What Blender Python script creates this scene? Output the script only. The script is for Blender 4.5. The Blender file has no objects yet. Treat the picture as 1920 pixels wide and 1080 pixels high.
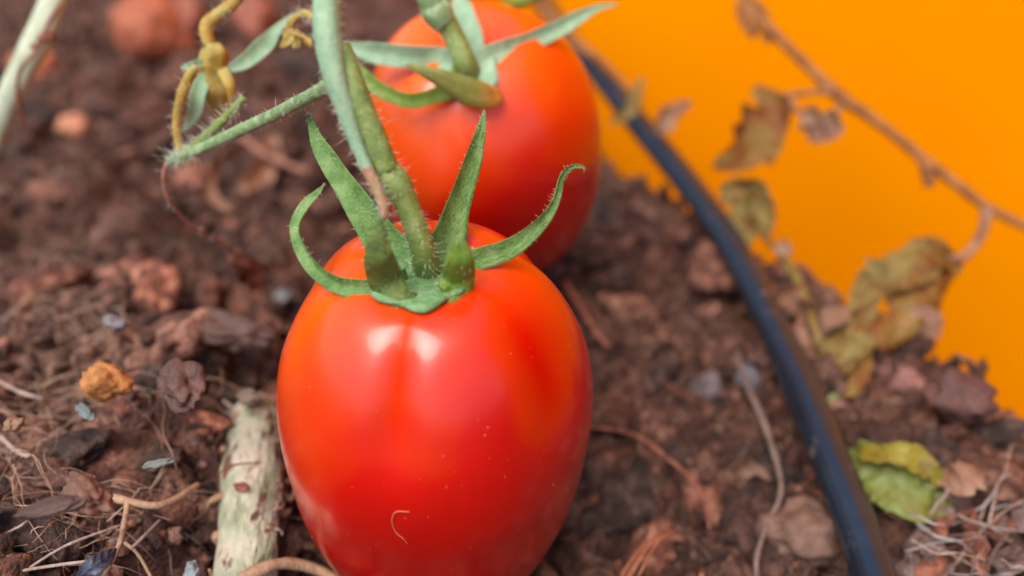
import bpy, math, random
import numpy as np
from mathutils import Vector, Matrix, noise as mn
random.seed(7); rng = np.random.default_rng(7)
sc = bpy.context.scene
CM = 0.01                                   # everything below is laid out in centimetres

# ------------------------------------------------------------------ camera
H, PITCH, FPX = 12.8, math.radians(38), 1663.0
cam_d = bpy.data.cameras.new('camera'); cam = bpy.data.objects.new('camera', cam_d)
sc.collection.objects.link(cam); sc.camera = cam
cam.location = (0, 0, H*CM); cam.rotation_euler = (math.radians(90)-PITCH, 0, 0)
cam_d.sensor_width = 36; cam_d.lens = FPX/1920*36
cam_d.clip_start = 0.005; cam_d.clip_end = 50
cam_d.dof.use_dof = True; cam_d.dof.focus_distance = 0.117; cam_d.dof.aperture_fstop = 8.5

# ------------------------------------------------------------------ sky and sun (bright overcast)
SUN_EL, SUN_AZ = math.radians(62), math.radians(217)     # azimuth clockwise from +Y
world = bpy.data.worlds.new('World'); sc.world = world; world.use_nodes = True
wn = world.node_tree.nodes; wl = world.node_tree.links
bg = wn['Background']; sky = wn.new('ShaderNodeTexSky'); sky.sky_type = 'NISHITA'
sky.sun_disc = False; sky.sun_elevation = SUN_EL; sky.sun_rotation = SUN_AZ
sky.air_density = 1.0; sky.dust_density = 3.0; sky.ozone_density = 1.0
wl.new(sky.outputs[0], bg.inputs[0]); bg.inputs[1].default_value = 0.072
sun_d = bpy.data.lights.new('sun', 'SUN'); sun = bpy.data.objects.new('sun', sun_d); sc.collection.objects.link(sun)
sun_d.energy = 1.5; sun_d.angle = math.radians(45); sun_d.color = (1.0, 0.96, 0.9)
sd = Vector((math.sin(SUN_AZ)*math.cos(SUN_EL), math.cos(SUN_AZ)*math.cos(SUN_EL), math.sin(SUN_EL)))
sun.rotation_euler = sd.to_track_quat('Z', 'Y').to_euler(); sun.location = (0, 0, 1)
sc.view_settings.view_transform = 'Standard'; sc.view_settings.look = 'None'
sc.view_settings.gamma = 1.0; sc.view_settings.exposure = 1.4

# ------------------------------------------------------------------ placing helpers
CF = Vector((0, math.cos(PITCH), -math.sin(PITCH))); CU = Vector((0, math.sin(PITCH), math.cos(PITCH)))
def A(px, py, d):
    """point (cm) seen at photo pixel px,py at depth d cm"""
    return Vector((0, 0, H)) + CF*d + Vector((1, 0, 0))*((px-960)/FPX*d) + CU*((540-py)/FPX*d)
def bank(x, y):
    """the soil banks up towards the lens on the near left"""
    a = np.clip((-np.asarray(x)-2.7)/3.2, 0, 1); b = np.clip((18-np.asarray(y))/7, 0, 1)
    return 1.7*a*a*(3-2*a)*b*b*(3-2*b)
def G(px, py, h=0.0):
    """point on the level z=h seen at px,py"""
    v = CF + Vector((1, 0, 0))*((px-960)/FPX) + CU*((540-py)/FPX)
    t = (h-H)/v.z
    for _ in range(14):
        p = v*t; t = .5*t+.5*(h+float(bank(p.x, p.y))-H)/v.z
    return Vector((0, 0, H)) + v*t
def dep(p): return (p-Vector((0, 0, H))).dot(CF)

def new_mesh(name, V, F, mat, cols=None):
    V = np.asarray(V, dtype=np.float32)*CM
    me = bpy.data.meshes.new(name)
    F = F if isinstance(F, list) else F
    if isinstance(F, np.ndarray):
        n = len(F); k = F.shape[1]
        me.vertices.add(len(V)); me.vertices.foreach_set('co', V.ravel())
        me.loops.add(n*k); me.loops.foreach_set('vertex_index', F.astype(np.int32).ravel())
        me.polygons.add(n); me.polygons.foreach_set('loop_start', np.arange(0, n*k, k, dtype=np.int32))
        me.update(calc_edges=True); me.validate()
    else:
        me.from_pydata(V.tolist(), [], F)
    me.polygons.foreach_set('use_smooth', [True]*len(me.polygons))
    if cols is not None:
        a = me.attributes.new('tint', 'FLOAT_COLOR', 'POINT')
        c = np.ones((len(V), 4), np.float32); c[:, :3] = cols
        a.data.foreach_set('color', c.ravel())
    if mat: me.materials.append(mat)
    me.update()
    return me
def link(o, parent=None):
    sc.collection.objects.link(o)
    if parent: o.parent = parent
    return o
def wloc(o):
    v = o.location.copy()
    while o.parent: o = o.parent; v += o.location
    return v
def part(name, V, F, mat, parent=None, cols=None, label=None, kind=None, origin=None):
    V = np.asarray(V, dtype=np.float64)
    if origin is None: origin = V[0] if parent else V.mean(axis=0)
    origin = np.asarray(origin, float)
    me = new_mesh(name, V-origin, F, mat, cols)
    o = bpy.data.objects.new(name, me)
    base = wloc(parent) if parent else Vector((0, 0, 0))
    o.location = Vector(origin)*CM - base
    link(o, parent)
    if label: o['label'] = label
    if kind: o['kind'] = kind
    return o
def thing(name, loc, label, cat, group=None):
    o = bpy.data.objects.new(name, None); o.empty_display_size = 0.005
    o.location = Vector(loc)*CM; link(o)
    return tag(o, label, cat, group)
def tag(o, label, cat, group=None):
    o['label'] = label; o['category'] = cat
    if group: o['group'] = group
    return o

def spline(P, n, closed=False):
    """Catmull-Rom through rows of P"""
    P = np.asarray(P, float); m = len(P)
    if m == 2: 
        t = np.linspace(0, 1, n)[:, None]; return P[0]*(1-t)+P[1]*t
    Q = np.vstack([2*P[0]-P[1], P, 2*P[-1]-P[-2]])
    out = []
    for s in np.linspace(0, m-1-1e-9, n):
        i = int(s); t = s-i
        p0, p1, p2, p3 = Q[i], Q[i+1], Q[i+2], Q[i+3]
        out.append(0.5*((2*p1)+(-p0+p2)*t+(2*p0-5*p1+4*p2-p3)*t*t+(-p0+3*p1-3*p2+p3)*t**3))
    return np.array(out)
def frames(C):
    T = np.gradient(C, axis=0); T /= np.linalg.norm(T, axis=1)[:, None]+1e-12
    N = np.zeros_like(C); up = np.array([0, 0, 1.0])
    if abs(T[0]@up) > .9: up = np.array([1.0, 0, 0])
    n = np.cross(T[0], up); n /= np.linalg.norm(n); N[0] = n
    for i in range(1, len(C)):
        n = n-T[i]*(n@T[i]); n /= np.linalg.norm(n)+1e-12; N[i] = n
    return T, N, np.cross(T, N)
def tube(C, R, sides=14, ridges=0, ridge=0.0, lump=0.0, lscale=1.0, seed=0.0):
    """tapering closed tube along C (n,3) with radii R; returns V,F"""
    C = np.asarray(C); R = np.asarray(R); T, N, B = frames(C); V = []
    for i in range(len(C)):
        for k in range(sides):
            a = 2*math.pi*k/sides
            r = R[i]*(1+ridge*math.cos(ridges*a)) if ridges else R[i]
            d = N[i]*math.cos(a)+B[i]*math.sin(a)
            if lump:
                q = Vector((C[i]+d*R[i])*lscale)+Vector((seed, seed, 0)); r *= 1+lump*mn.noise(q)
            V.append(C[i]+d*r)
    n = len(C); F = []
    for i in range(n-1):
        for k in range(sides):
            k2 = (k+1) % sides
            F.append((i*sides+k, i*sides+k2, (i+1)*sides+k2, (i+1)*sides+k))
    F = [tuple(f) for f in F]
    V.append(C[0]-T[0]*R[0]*.25); V.append(C[-1]+T[-1]*R[-1]*.35)
    a0, a1 = len(V)-2, len(V)-1
    for k in range(sides):
        k2 = (k+1) % sides
        F.append((a0, k2, k)); F.append((a1, (n-1)*sides+k, (n-1)*sides+k2))
    return np.array(V), F
def merge(lst):
    V = []; F = []; o = 0
    for v, f in lst:
        V.append(np.asarray(v)); F += [tuple(i+o for i in q) for q in f]; o += len(v)
    return np.vstack(V), F
def ptube(pts, n=24, sides=14, **k):
    """pts: rows (px,py,depth,width_px)"""
    P = [list(A(a, b, d))+[w/FPX*d*.5] for a, b, d, w in pts]
    S = spline(P, n); return tube(S[:, :3], np.maximum(S[:, 3], .002), sides, **k), S
def gtube(pts, n=24, sides=8, **k):
    """pts: rows (px,py,height,width_px) lying near the soil"""
    P = []
    for a, b, h, w in pts:
        g = G(a, b, h); P.append(list(g)+[w/FPX*dep(g)*.5])
    S = spline(P, n); return tube(S[:, :3], np.maximum(S[:, 3], .002), sides, **k), S
def ribbon(P, nl=26, nw=9, cup=0.0, thick=0.03, crumple=0.0, cs=2.0, seed=0.0, wave=0.0, rib=0.0, serr=0.0, vein=0.0):
    """leaf shell. P rows: x,y,z(cm), half width(cm), twist(rad, 0 = facing the lens), cup"""
    S = spline(P, nl); C = S[:, :3]; T = np.gradient(C, axis=0); T /= np.linalg.norm(T, axis=1)[:, None]+1e-12
    eye = np.array([0, 0, H]); top = []; bot = []
    for i in range(nl):
        v = eye-C[i]; v /= np.linalg.norm(v)
        s = np.cross(T[i], v); s /= np.linalg.norm(s)+1e-9; nrm = np.cross(s, T[i])
        if nrm@v < 0: nrm = -nrm
        a = S[i, 4]; s2 = s*math.cos(a)+nrm*math.sin(a); n2 = nrm*math.cos(a)-s*math.sin(a)
        w = max(S[i, 3], .004); cu = S[i, 5] if S.shape[1] > 5 else cup
        for j in range(nw):
            u = -1+2*j/(nw-1)
            ww = w*(1+serr*mn.noise(Vector((i*.45+seed, 3.3 if u < 0 else 9.1, seed)))) 
            p = C[i]+s2*u*ww*(1-.25*abs(cu)*u*u)+n2*cu*w*u*u
            if wave: p = p+n2*wave*w*abs(u)*math.sin(i*.8+seed+(2 if u > 0 else 0))
            if rib: p = p-n2*rib*(math.exp(-(u/.16)**2)+.3*math.cos(u*9.4))
            if vein: p = p+n2*vein*(max(0, math.cos(6.283*(i/nl*6-abs(u)*1.1)))**6+math.exp(-(u/.12)**2))
            if crumple:
                q = Vector(p*cs)+Vector((seed, -seed, seed*.5))
                nv = mn.noise_vector(q); p = p+np.array(nv)*crumple
            th = thick*(1-.85*abs(u)**3)*min(1, w/.08)
            top.append(p+n2*th*.5); bot.append(p-n2*th*.5)
    V = np.array(top+bot); m = nl*nw; F = []
    for i in range(nl-1):
        for j in range(nw-1):
            a, b, c, d = i*nw+j, i*nw+j+1, (i+1)*nw+j+1, (i+1)*nw+j
            F.append((a, b, c, d)); F.append((m+d, m+c, m+b, m+a))
        a, d = i*nw, (i+1)*nw; F.append((a, d, m+d, m+a))
        a, d = i*nw+nw-1, (i+1)*nw+nw-1; F.append((d, a, m+a, m+d))
    for j in range(nw-1):
        F.append((j+1, j, m+j, m+j+1)); q = (nl-1)*nw+j; F.append((q, q+1, m+q+1, m+q))
    return V, F
def pleaf(pts, **k):
    """pts: rows (px,py,depth,width_px,twist_deg,cup)"""
    return ribbon([list(A(a, b, d))+[w/FPX*d*.5, math.radians(t), c] for a, b, d, w, t, c in pts], **k)
def gleaf(pts, **k):
    P = []
    for a, b, h, w, t, c in pts:
        g = G(a, b, h); P.append(list(g)+[w/FPX*dep(g)*.5, math.radians(t), c])
    return ribbon(P, **k)
def hair_mesh(roots, dirs, lens, rad=.0035, bend=.25):
    V = []; F = []; 
    for r, d, L in zip(roots, dirs, lens):
        d = d/np.linalg.norm(d); up = np.array([.3, .5, .8]); n = np.cross(d, up); n /= np.linalg.norm(n); b = np.cross(d, n)
        bn = rng.normal(size=3)*bend*L; o = len(V)
        for q, (t, rr) in enumerate(((0, 1), (.5, .7))):
            c = r+d*L*t+bn*t*t
            for k in range(3):
                a = k*2.094; V.append(c+(n*math.cos(a)+b*math.sin(a))*rad*rr)
        V.append(r+d*L+bn)
        for k in range(3):
            k2 = (k+1) % 3; F.append((o+k, o+k2, o+3+k2, o+3+k)); F.append((o+3+k, o+3+k2, o+6))
    return np.array(V), F
def tube_hairs(S, dens, L=(.04, .12), rad=.0028, jitter=.35):
    """hairs round a tube given by spline rows (x,y,z,r); dens = hairs per cm"""
    T, N, B = frames(S[:, :3]); seg = np.linalg.norm(np.diff(S[:, :3], axis=0), axis=1); tot = seg.sum()
    n = int(tot*dens); cum = np.concatenate([[0], np.cumsum(seg)]); R = []; D = []; Ls = []
    for s in rng.uniform(0, tot, n):
        i = min(np.searchsorted(cum, s)-1, len(seg)-1); i = max(i, 0); f = (s-cum[i])/seg[i]
        c = S[i]*(1-f)+S[i+1]*f; a = rng.uniform(0, 6.283); d = N[i]*math.cos(a)+B[i]*math.sin(a)
        R.append(c[:3]+d*c[3]*.95); D.append(d+rng.normal(size=3)*jitter); Ls.append(rng.uniform(*L)*(2 if rng.random() < .06 else 1))
    return hair_mesh(R, D, Ls, rad)
def surf_hairs(V, F, n, L=(.03, .07), rad=.0022):
    V = np.asarray(V); R = []; D = []; Ls = []; q = [f for f in F if len(f) == 4]
    for k in rng.integers(0, len(q), n):
        a, b, c, d = (V[i] for i in q[k]); nn = np.cross(b-a, d-a); l = np.linalg.norm(nn)
        if l < 1e-9: continue
        R.append((a+b+c+d)/4); D.append(nn/l+rng.normal(size=3)*.35); Ls.append(rng.uniform(*L))
    return hair_mesh(R, D, Ls, rad)

# ------------------------------------------------------------------ materials
def srgb(r, g, b):
    f = lambda c: (c/255/12.92) if c <= 10 else ((c/255+.055)/1.055)**2.4
    return (f(r), f(g), f(b), 1)
LEAFY = ('dry_leaf', 'dry_leaf_green', 'dry_leaf_pale', 'yellow_green_leaf', 'yellow_olive_leaf', 'sepal_green', 'sepal_light_green', 'sepal_olive')
def mat(name, cols, scale=3.0, rough=.6, bump=0.0, bscale=20.0, stretch=(1, 1, 1), tint=False, spec=.5,
        sss=0.0, sssr=(1, .3, .1), sscale=.004, coat=0.0, detail=6, bdist=.0004, trans=0.0, dist=0.0, spots=None):
    m = bpy.data.materials.new(name); m.use_nodes = True
    nt = m.node_tree; N = nt.nodes; L = nt.links; b = N['Principled BSDF']
    tc = N.new('ShaderNodeTexCoord'); mp = N.new('ShaderNodeMapping'); L.new(tc.outputs['Object'], mp.inputs[0])
    mp.inputs['Scale'].default_value = tuple(100*s for s in stretch)
    nz = N.new('ShaderNodeTexNoise'); nz.inputs['Scale'].default_value = scale; nz.inputs['Detail'].default_value = detail
    nz.inputs['Distortion'].default_value = dist
    nz.inputs['Roughness'].default_value = .6; L.new(mp.outputs[0], nz.inputs['Vector'])
    rp = N.new('ShaderNodeValToRGB'); L.new(nz.outputs['Fac'], rp.inputs[0])
    e = rp.color_ramp.elements
    ps = [(.3+.4*i/max(1, len(cols)-1)) for i in range(len(cols))]
    e[0].position = ps[0]; e[0].color = cols[0]
    e[1].position = ps[-1]; e[1].color = cols[-1]
    for i in range(1, len(cols)-1):
        q = e.new(ps[i]); q.color = cols[i]
    col = rp.outputs[0]
    if tint:
        at = N.new('ShaderNodeAttribute'); at.attribute_name = 'tint'
        mx = N.new('ShaderNodeMix'); mx.data_type = 'RGBA'; mx.blend_type = 'MULTIPLY'; mx.inputs['Factor'].default_value = 1
        L.new(col, mx.inputs['A']); L.new(at.outputs['Color'], mx.inputs['B']); col = mx.outputs['Result']
    if spots:
        sn = N.new('ShaderNodeTexNoise'); sn.inputs['Scale'].default_value = spots[1]; sn.inputs['Detail'].default_value = 3
        L.new(mp.outputs[0], sn.inputs['Vector'])
        mr = N.new('ShaderNodeMapRange'); mr.inputs['From Min'].default_value = spots[2]; mr.inputs['From Max'].default_value = spots[2]+.06
        L.new(sn.outputs['Fac'], mr.inputs['Value'])
        mx = N.new('ShaderNodeMix'); mx.data_type = 'RGBA'; L.new(mr.outputs[0], mx.inputs['Factor'])
        L.new(col, mx.inputs['A']); mx.inputs['B'].default_value = spots[0]; col = mx.outputs['Result']
    L.new(col, b.inputs['Base Color'])
    b.inputs['Roughness'].default_value = rough; b.inputs['Specular IOR Level'].default_value = spec
    if sss:
        b.inputs['Subsurface Weight'].default_value = sss; b.inputs['Subsurface Radius'].default_value = sssr
        b.inputs['Subsurface Scale'].default_value = sscale
    if coat:
        b.inputs['Coat Weight'].default_value = coat; b.inputs['Coat Roughness'].default_value = .18
    if trans: b.inputs['Transmission Weight'].default_value = trans
    if name in LEAFY:
        tr = N.new('ShaderNodeBsdfTranslucent'); L.new(col, tr.inputs[0]); ms_ = N.new('ShaderNodeMixShader'); ms_.inputs[0].default_value = .28
        L.new(b.outputs[0], ms_.inputs[1]); L.new(tr.outputs[0], ms_.inputs[2]); L.new(ms_.outputs[0], N['Material Output'].inputs[0])
    if bump:
        bn = N.new('ShaderNodeTexNoise'); bn.inputs['Scale'].default_value = bscale; bn.inputs['Detail'].default_value = 5
        L.new(mp.outputs[0], bn.inputs['Vector'])
        bp = N.new('ShaderNodeBump'); bp.inputs['Strength'].default_value = bump; bp.inputs['Distance'].default_value = bdist
        L.new(bn.outputs['Fac'], bp.inputs['Height']); L.new(bp.outputs[0], b.inputs['Normal'])
    return m
M_soil = mat('soil_crumbs', [(.012, .004, .0025, 1), (.068, .025, .0145, 1), (.20, .105, .072, 1)], 2.2, .8, 1.0, 13, tint=True, spec=.5, bdist=.0012, detail=9)
M_clod = mat('soil_clods', [(.016, .006, .0035, 1), (.085, .034, .021, 1), (.26, .145, .106, 1)], 3.5, .75, 1.0, 15, tint=True, spec=.5, bdist=.0012, detail=9)
M_fibre = mat('root_fibre', [(.20, .10, .06, 1), (.42, .30, .22, 1)], 4, .6, tint=True)
M_stem = mat('stem_green', [srgb(96, 122, 72), srgb(128, 152, 104), srgb(160, 180, 140)], 6, .55, .5, 30, sss=.15, sssr=(.3, .6, .2), sscale=.0015)
M_stem_pale = mat('stem_pale_green', [srgb(118, 150, 116), srgb(136, 166, 132), srgb(156, 180, 148)], 4, .6, .5, 34, sss=.1, sssr=(.4, .6, .4), sscale=.0015)
M_olive = mat('stem_olive', [srgb(84, 104, 44), srgb(110, 128, 60), srgb(134, 142, 82)], 5, .55, .5, 32, sss=.12, sssr=(.4, .5, .2), sscale=.0015)
M_sepal = mat('sepal_green', [srgb(84, 120, 56), srgb(110, 148, 76), srgb(146, 172, 108)], 4, .55, .7, 26, sss=.1, sssr=(.3, .6, .2), sscale=.001)
M_disc = mat('calyx_green', [srgb(80, 118, 64), srgb(104, 142, 90), srgb(130, 164, 118)], 6, .6, .8, 26, sss=.1, sssr=(.3, .6, .2), sscale=.001)
M_sepal_o = mat('sepal_olive', [srgb(72, 90, 34), srgb(98, 118, 50), srgb(124, 140, 72)], 6, .55, .7, 26, sss=.1, sssr=(.3, .5, .2), sscale=.001)
M_sepal_l = mat('sepal_light_green', [srgb(84, 118, 34), srgb(112, 140, 44), srgb(136, 156, 72)], 6, .55, .5, 26, sss=.15, sssr=(.3, .6, .2), sscale=.001)
M_sepal_dry = mat('sepal_drying', [srgb(118, 112, 50), srgb(146, 128, 56), srgb(160, 134, 62)], 3, .6, .6, 26, tint=True)
M_hair = mat('plant_hair', [srgb(205, 210, 180), srgb(235, 235, 215)], 3, .4, sss=.2)
M_yellow = mat('withered_yellow', [srgb(116, 112, 50), srgb(156, 122, 40), srgb(172, 148, 74), srgb(132, 140, 84)], 2.4, .6, .6, 30, sss=.1)
M_thread = mat('dried_thread', [srgb(120, 76, 60), srgb(168, 118, 98)], 6, .7, .6, 30)
M_husk = mat('dried_brown', [srgb(88, 44, 34), srgb(126, 72, 54), srgb(160, 104, 80)], 5, .75, .8, 25)
M_wood = mat('stub_skin', [srgb(118, 92, 74), srgb(146, 148, 118), srgb(176, 174, 148), srgb(194, 180, 158), srgb(146, 116, 94)], 2.2, .8, 1.0, 11, stretch=(1, .45, 1), spots=(srgb(104, 70, 56), 3.0, .585), bdist=.001)
M_root = mat('root_tan', [srgb(140, 104, 76), srgb(186, 150, 118)], 6, .7, .7, 20)
M_rootw = mat('root_pale', [srgb(120, 96, 84), srgb(176, 156, 142)], 6, .7, .7, 20)
M_dryleaf = mat('dry_leaf', [srgb(96, 50, 16), srgb(128, 72, 22), srgb(136, 104, 40), srgb(156, 122, 76)], 1.6, .7, .8, 12, dist=.6, sss=.1, sssr=(1, .5, .2), sscale=.001)
M_dryleaf_g = mat('dry_leaf_green', [srgb(90, 50, 16), srgb(120, 84, 30), srgb(138, 122, 64), srgb(154, 110, 72)], 1.3, .7, .8, 12, dist=.6)
M_dryleaf_p = mat('dry_leaf_pale', [srgb(112, 72, 52), srgb(150, 108, 84), srgb(178, 146, 120)], 1.8, .75, .8, 12, dist=.5)
M_twig = mat('dry_twig', [srgb(98, 52, 16), srgb(134, 80, 30), srgb(162, 112, 58)], 3, .7, .6, 14)
M_leaf_o = mat('yellow_olive_leaf', [srgb(110, 78, 14), srgb(142, 116, 26), srgb(150, 140, 50), srgb(162, 134, 88)], 1.6, .65, .6, 12, dist=.6)
M_leaf_y = mat('yellow_green_leaf', [srgb(118, 92, 34), srgb(124, 124, 50), srgb(128, 138, 72), srgb(156, 158, 104)], 1.3, .6, .5, 12, dist=.6)
M_hose = mat('black_hose', [(.007, .011, .019, 1), (.012, .019, .032, 1)], 2, .22, .12, 30, spec=.5, coat=0, spots=(srgb(84, 74, 72), 2.5, .66))
_b = M_hose.node_tree.nodes['Principled BSDF']; _b.inputs['IOR'].default_value = 1.75; _b.inputs['Specular Tint'].default_value = (.72, .88, 1, 1)
M_web = mat('grey_fluff', [srgb(120, 110, 108), srgb(165, 155, 152)], 3, .8)
M_scrap = mat('dusty_scrap', [srgb(70, 48, 42), srgb(112, 86, 78), srgb(150, 126, 118)], 2.2, .85, 1.0, 14, bdist=.001)
def pebble_mat(name, c): 
    return mat(name, [tuple(x*.65 for x in c[:3])+(1,), c, tuple(min(1, x*1.35) for x in c[:3])+(1,)], 4, .7, .7, 16)

# wall: matt orange paint with faint roller mottling
M_wall = mat('orange_paint', [(.94, .272, .0, 1), (.95, .285, .0, 1), (.96, .30, .0, 1)], .12, .95, .25, 6, spec=0)

# tomato skin: red flesh, more orange towards the shoulders
def tomato_mat(name, seed, bias=0.0):
    m = bpy.data.materials.new(name); m.use_nodes = True
    nt = m.node_tree; N = nt.nodes; L = nt.links; b = N['Principled BSDF']
    tc = N.new('ShaderNodeTexCoord'); sp = N.new('ShaderNodeSeparateXYZ'); L.new(tc.outputs['Object'], sp.inputs[0])
    nz = N.new('ShaderNodeTexNoise'); nz.inputs['Scale'].default_value = 45; nz.inputs['Detail'].default_value = 2
    ad = N.new('ShaderNodeVectorMath'); ad.inputs[1].default_value = (seed, 0, 0); L.new(tc.outputs['Object'], ad.inputs[0]); L.new(ad.outputs[0], nz.inputs['Vector'])
    # ripeness plus noise, with lit upper left and shaded lower right put in colour
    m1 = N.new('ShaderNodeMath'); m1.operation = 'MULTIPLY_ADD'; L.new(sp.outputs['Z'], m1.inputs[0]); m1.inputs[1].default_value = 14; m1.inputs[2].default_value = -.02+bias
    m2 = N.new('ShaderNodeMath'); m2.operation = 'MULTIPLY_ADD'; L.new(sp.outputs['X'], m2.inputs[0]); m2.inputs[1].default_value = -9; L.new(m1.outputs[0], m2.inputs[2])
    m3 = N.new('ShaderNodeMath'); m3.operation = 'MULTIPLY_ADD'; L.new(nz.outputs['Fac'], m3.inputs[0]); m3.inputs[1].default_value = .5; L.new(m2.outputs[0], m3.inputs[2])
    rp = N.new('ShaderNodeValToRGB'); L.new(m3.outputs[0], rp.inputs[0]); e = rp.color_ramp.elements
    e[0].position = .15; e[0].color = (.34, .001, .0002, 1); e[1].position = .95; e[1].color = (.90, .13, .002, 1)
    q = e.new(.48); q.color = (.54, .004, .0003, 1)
    # pale pin-prick specks
    v = N.new('ShaderNodeTexNoise'); v.inputs['Scale'].default_value = 1300; v.inputs['Detail'].default_value = 1; L.new(tc.outputs['Object'], v.inputs['Vector'])
    mr = N.new('ShaderNodeMapRange'); mr.inputs['From Min'].default_value = .79; mr.inputs['From Max'].default_value = .86; L.new(v.outputs['Fac'], mr.inputs['Value'])
    mx = N.new('ShaderNodeMix'); mx.data_type = 'RGBA'; L.new(mr.outputs[0], mx.inputs['Factor']); L.new(rp.outputs[0], mx.inputs['A']); mx.inputs['B'].default_value = (.85, .16, .05, 1)
    L.new(mx.outputs['Result'], b.inputs['Base Color'])
    b.inputs['Roughness'].default_value = .31; b.inputs['Specular IOR Level'].default_value = .5
    b.inputs['Coat Weight'].default_value = .3; b.inputs['Coat Roughness'].default_value = .15
    b.inputs['Subsurface Weight'].default_value = .25; b.inputs['Subsurface Radius'].default_value = (1, .12, .03); b.inputs['Subsurface Scale'].default_value = .006
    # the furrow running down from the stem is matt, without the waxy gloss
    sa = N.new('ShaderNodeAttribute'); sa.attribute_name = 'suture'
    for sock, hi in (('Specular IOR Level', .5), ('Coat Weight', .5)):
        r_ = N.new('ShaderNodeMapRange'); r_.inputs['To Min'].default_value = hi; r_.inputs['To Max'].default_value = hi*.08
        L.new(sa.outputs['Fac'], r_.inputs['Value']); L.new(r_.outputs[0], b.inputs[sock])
    bn = N.new('ShaderNodeTexNoise'); bn.inputs['Scale'].default_value = 160; bn.inputs['Detail'].default_value = 5; L.new(tc.outputs['Object'], bn.inputs['Vector'])
    rm = N.new('ShaderNodeMapRange'); rm.inputs['To Min'].default_value = .27; rm.inputs['To Max'].default_value = .38; L.new(bn.outputs['Fac'], rm.inputs['Value']); L.new(rm.outputs[0], b.inputs['Roughness'])
    bp = N.new('ShaderNodeBump'); bp.inputs['Strength'].default_value = .12; bp.inputs['Distance'].default_value = .0006
    L.new(bn.outputs['Fac'], bp.inputs['Height']); L.new(bp.outputs[0], b.inputs['Normal'])
    return m

# ------------------------------------------------------------------ soil
def hash2(i, j, s):
    n = (i.astype(np.int64)*374761393+j.astype(np.int64)*668265263+s*974711) & 0x7fffffff
    n = ((n ^ (n >> 13))*1274126177) & 0x7fffffff
    return ((n ^ (n >> 16)) & 0xffff)/65535.0
def vnoise(x, y, s):
    i = np.floor(x); j = np.floor(y); u = x-i; v = y-j; u = u*u*(3-2*u); v = v*v*(3-2*v)
    a = hash2(i, j, s); b = hash2(i+1, j, s); c = hash2(i, j+1, s); d = hash2(i+1, j+1, s)
    return (a*(1-u)+b*u)*(1-v)+(c*(1-u)+d*u)*v
def rnoise(x, y, s, ang=.6):
    c, q = math.cos(ang*s), math.sin(ang*s); return vnoise(x*c-y*q+s*7.3, x*q+y*c-s*3.1, s)*2-1
def domes(x, y, s):
    """cellular bumps: 1 at cell centres, 0 at the joints; returns height, id"""
    i0 = np.floor(x); j0 = np.floor(y); b1 = np.full_like(x, 9.0); b2 = np.full_like(x, 9.0); idv = np.zeros_like(x)
    for di in (-1, 0, 1):
        for dj in (-1, 0, 1):
            ci, cj = i0+di, j0+dj
            px = ci+.1+.8*hash2(ci, cj, s); py = cj+.1+.8*hash2(ci, cj, s+11)
            d = np.hypot(x-px, y-py); hv = hash2(ci, cj, s+23)
            m = d < b1; b2 = np.where(m, b1, np.minimum(b2, d)); idv = np.where(m, hv, idv); b1 = np.where(m, d, b1)
    return np.clip((b2-b1)*1.6, 0, 1), idv
# brow of the heap: bends through these ground points
e1, e2 = G(1920, 840), G(1130, 275); e3 = G(930, 20)
EP = np.array([[12.0, 1.0], [e1.x, e1.y], [e2.x, e2.y], [e3.x, e3.y], [e3.x-2.5, e3.y+12], [e3.x-4, e3.y+40]])
def edge_s(x, y):
    """signed distance beyond the brow (positive outside)"""
    best = np.full_like(x, 1e9); sg = np.ones_like(x)
    for k in range(len(EP)-1):
        a, b = EP[k], EP[k+1]; d = b-a; L2 = d@d
        t = np.clip(((x-a[0])*d[0]+(y-a[1])*d[1])/L2, 0, 1)
        qx = x-a[0]-t*d[0]; qy = y-a[1]-t*d[1]; r = np.hypot(qx, qy)
        s = np.sign(d[1]*(x-a[0])-d[0]*(y-a[1])); m = r < best
        best = np.where(m, r, best); sg = np.where(m, s, sg)
    return best*sg
FT = A(819, 822, 13.4)            # front fruit centre
def soil_h(x, y, fine=True):
    wx = x+.5*rnoise(x/1.3, y/1.3, 31); wy = y+.5*rnoise(x/1.3, y/1.3, 32)
    h = .6*rnoise(x/4.5, y/4.5, 3)+.42*rnoise(wx/1.7, wy/1.7, 5)
    d, i = domes(wx/1.05, wy/.8, 41); h += .68*np.sqrt(d)*(.2+1.1*i)
    if fine:
        d2, i2 = domes(wx/.42+9, wy/.36, 43); h += .28*np.sqrt(d2)*(.2+1.2*i2)
        h += .07*rnoise(x/.25, y/.25, 7)+.045*rnoise(x/.11, y/.11, 8)
    s = edge_s(x, y)+.45*rnoise(x/2.1, y/2.1, 51)+.22*rnoise(x/.7, y/.7, 52)
    q = np.clip(s+.3, 0, 9); h = h-np.minimum(18.0, q*2.8)
    r2 = (x-FT.x)**2+(y-FT.y)**2; h = h-.9*np.exp(-r2/9.0)
    return h-.42+bank(x, y)
def axis(lo, hi, f0, f1, step, grow):
    a = list(np.arange(f0, f1, step)); s = step; v = f0; L = []
    while v > lo: s *= grow; v -= s; L.append(v)
    s = step; v = a[-1]; R = []
    while v < hi: s *= grow; v += s; R.append(v)
    return np.array(L[::-1]+a+R)
xs = axis(-60, 45, -13, 12, .05, 1.03); ys = axis(-25, 90, 6, 27, .05, 1.02)
X, Y = np.meshgrid(xs, ys); Z = soil_h(X, Y)
nx, ny = len(xs), len(ys); I = np.arange(nx*ny).reshape(ny, nx)
F = np.stack([I[:-1, :-1], I[:-1, 1:], I[1:, 1:], I[1:, :-1]], -1).reshape(-1, 4)
Vs = np.stack([X, Y, Z], -1).reshape(-1, 3)
_, cid = domes((X+.5*rnoise(X/1.3, Y/1.3, 31))/1.05, (Y+.5*rnoise(X/1.3, Y/1.3, 32))/.8, 41)
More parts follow.
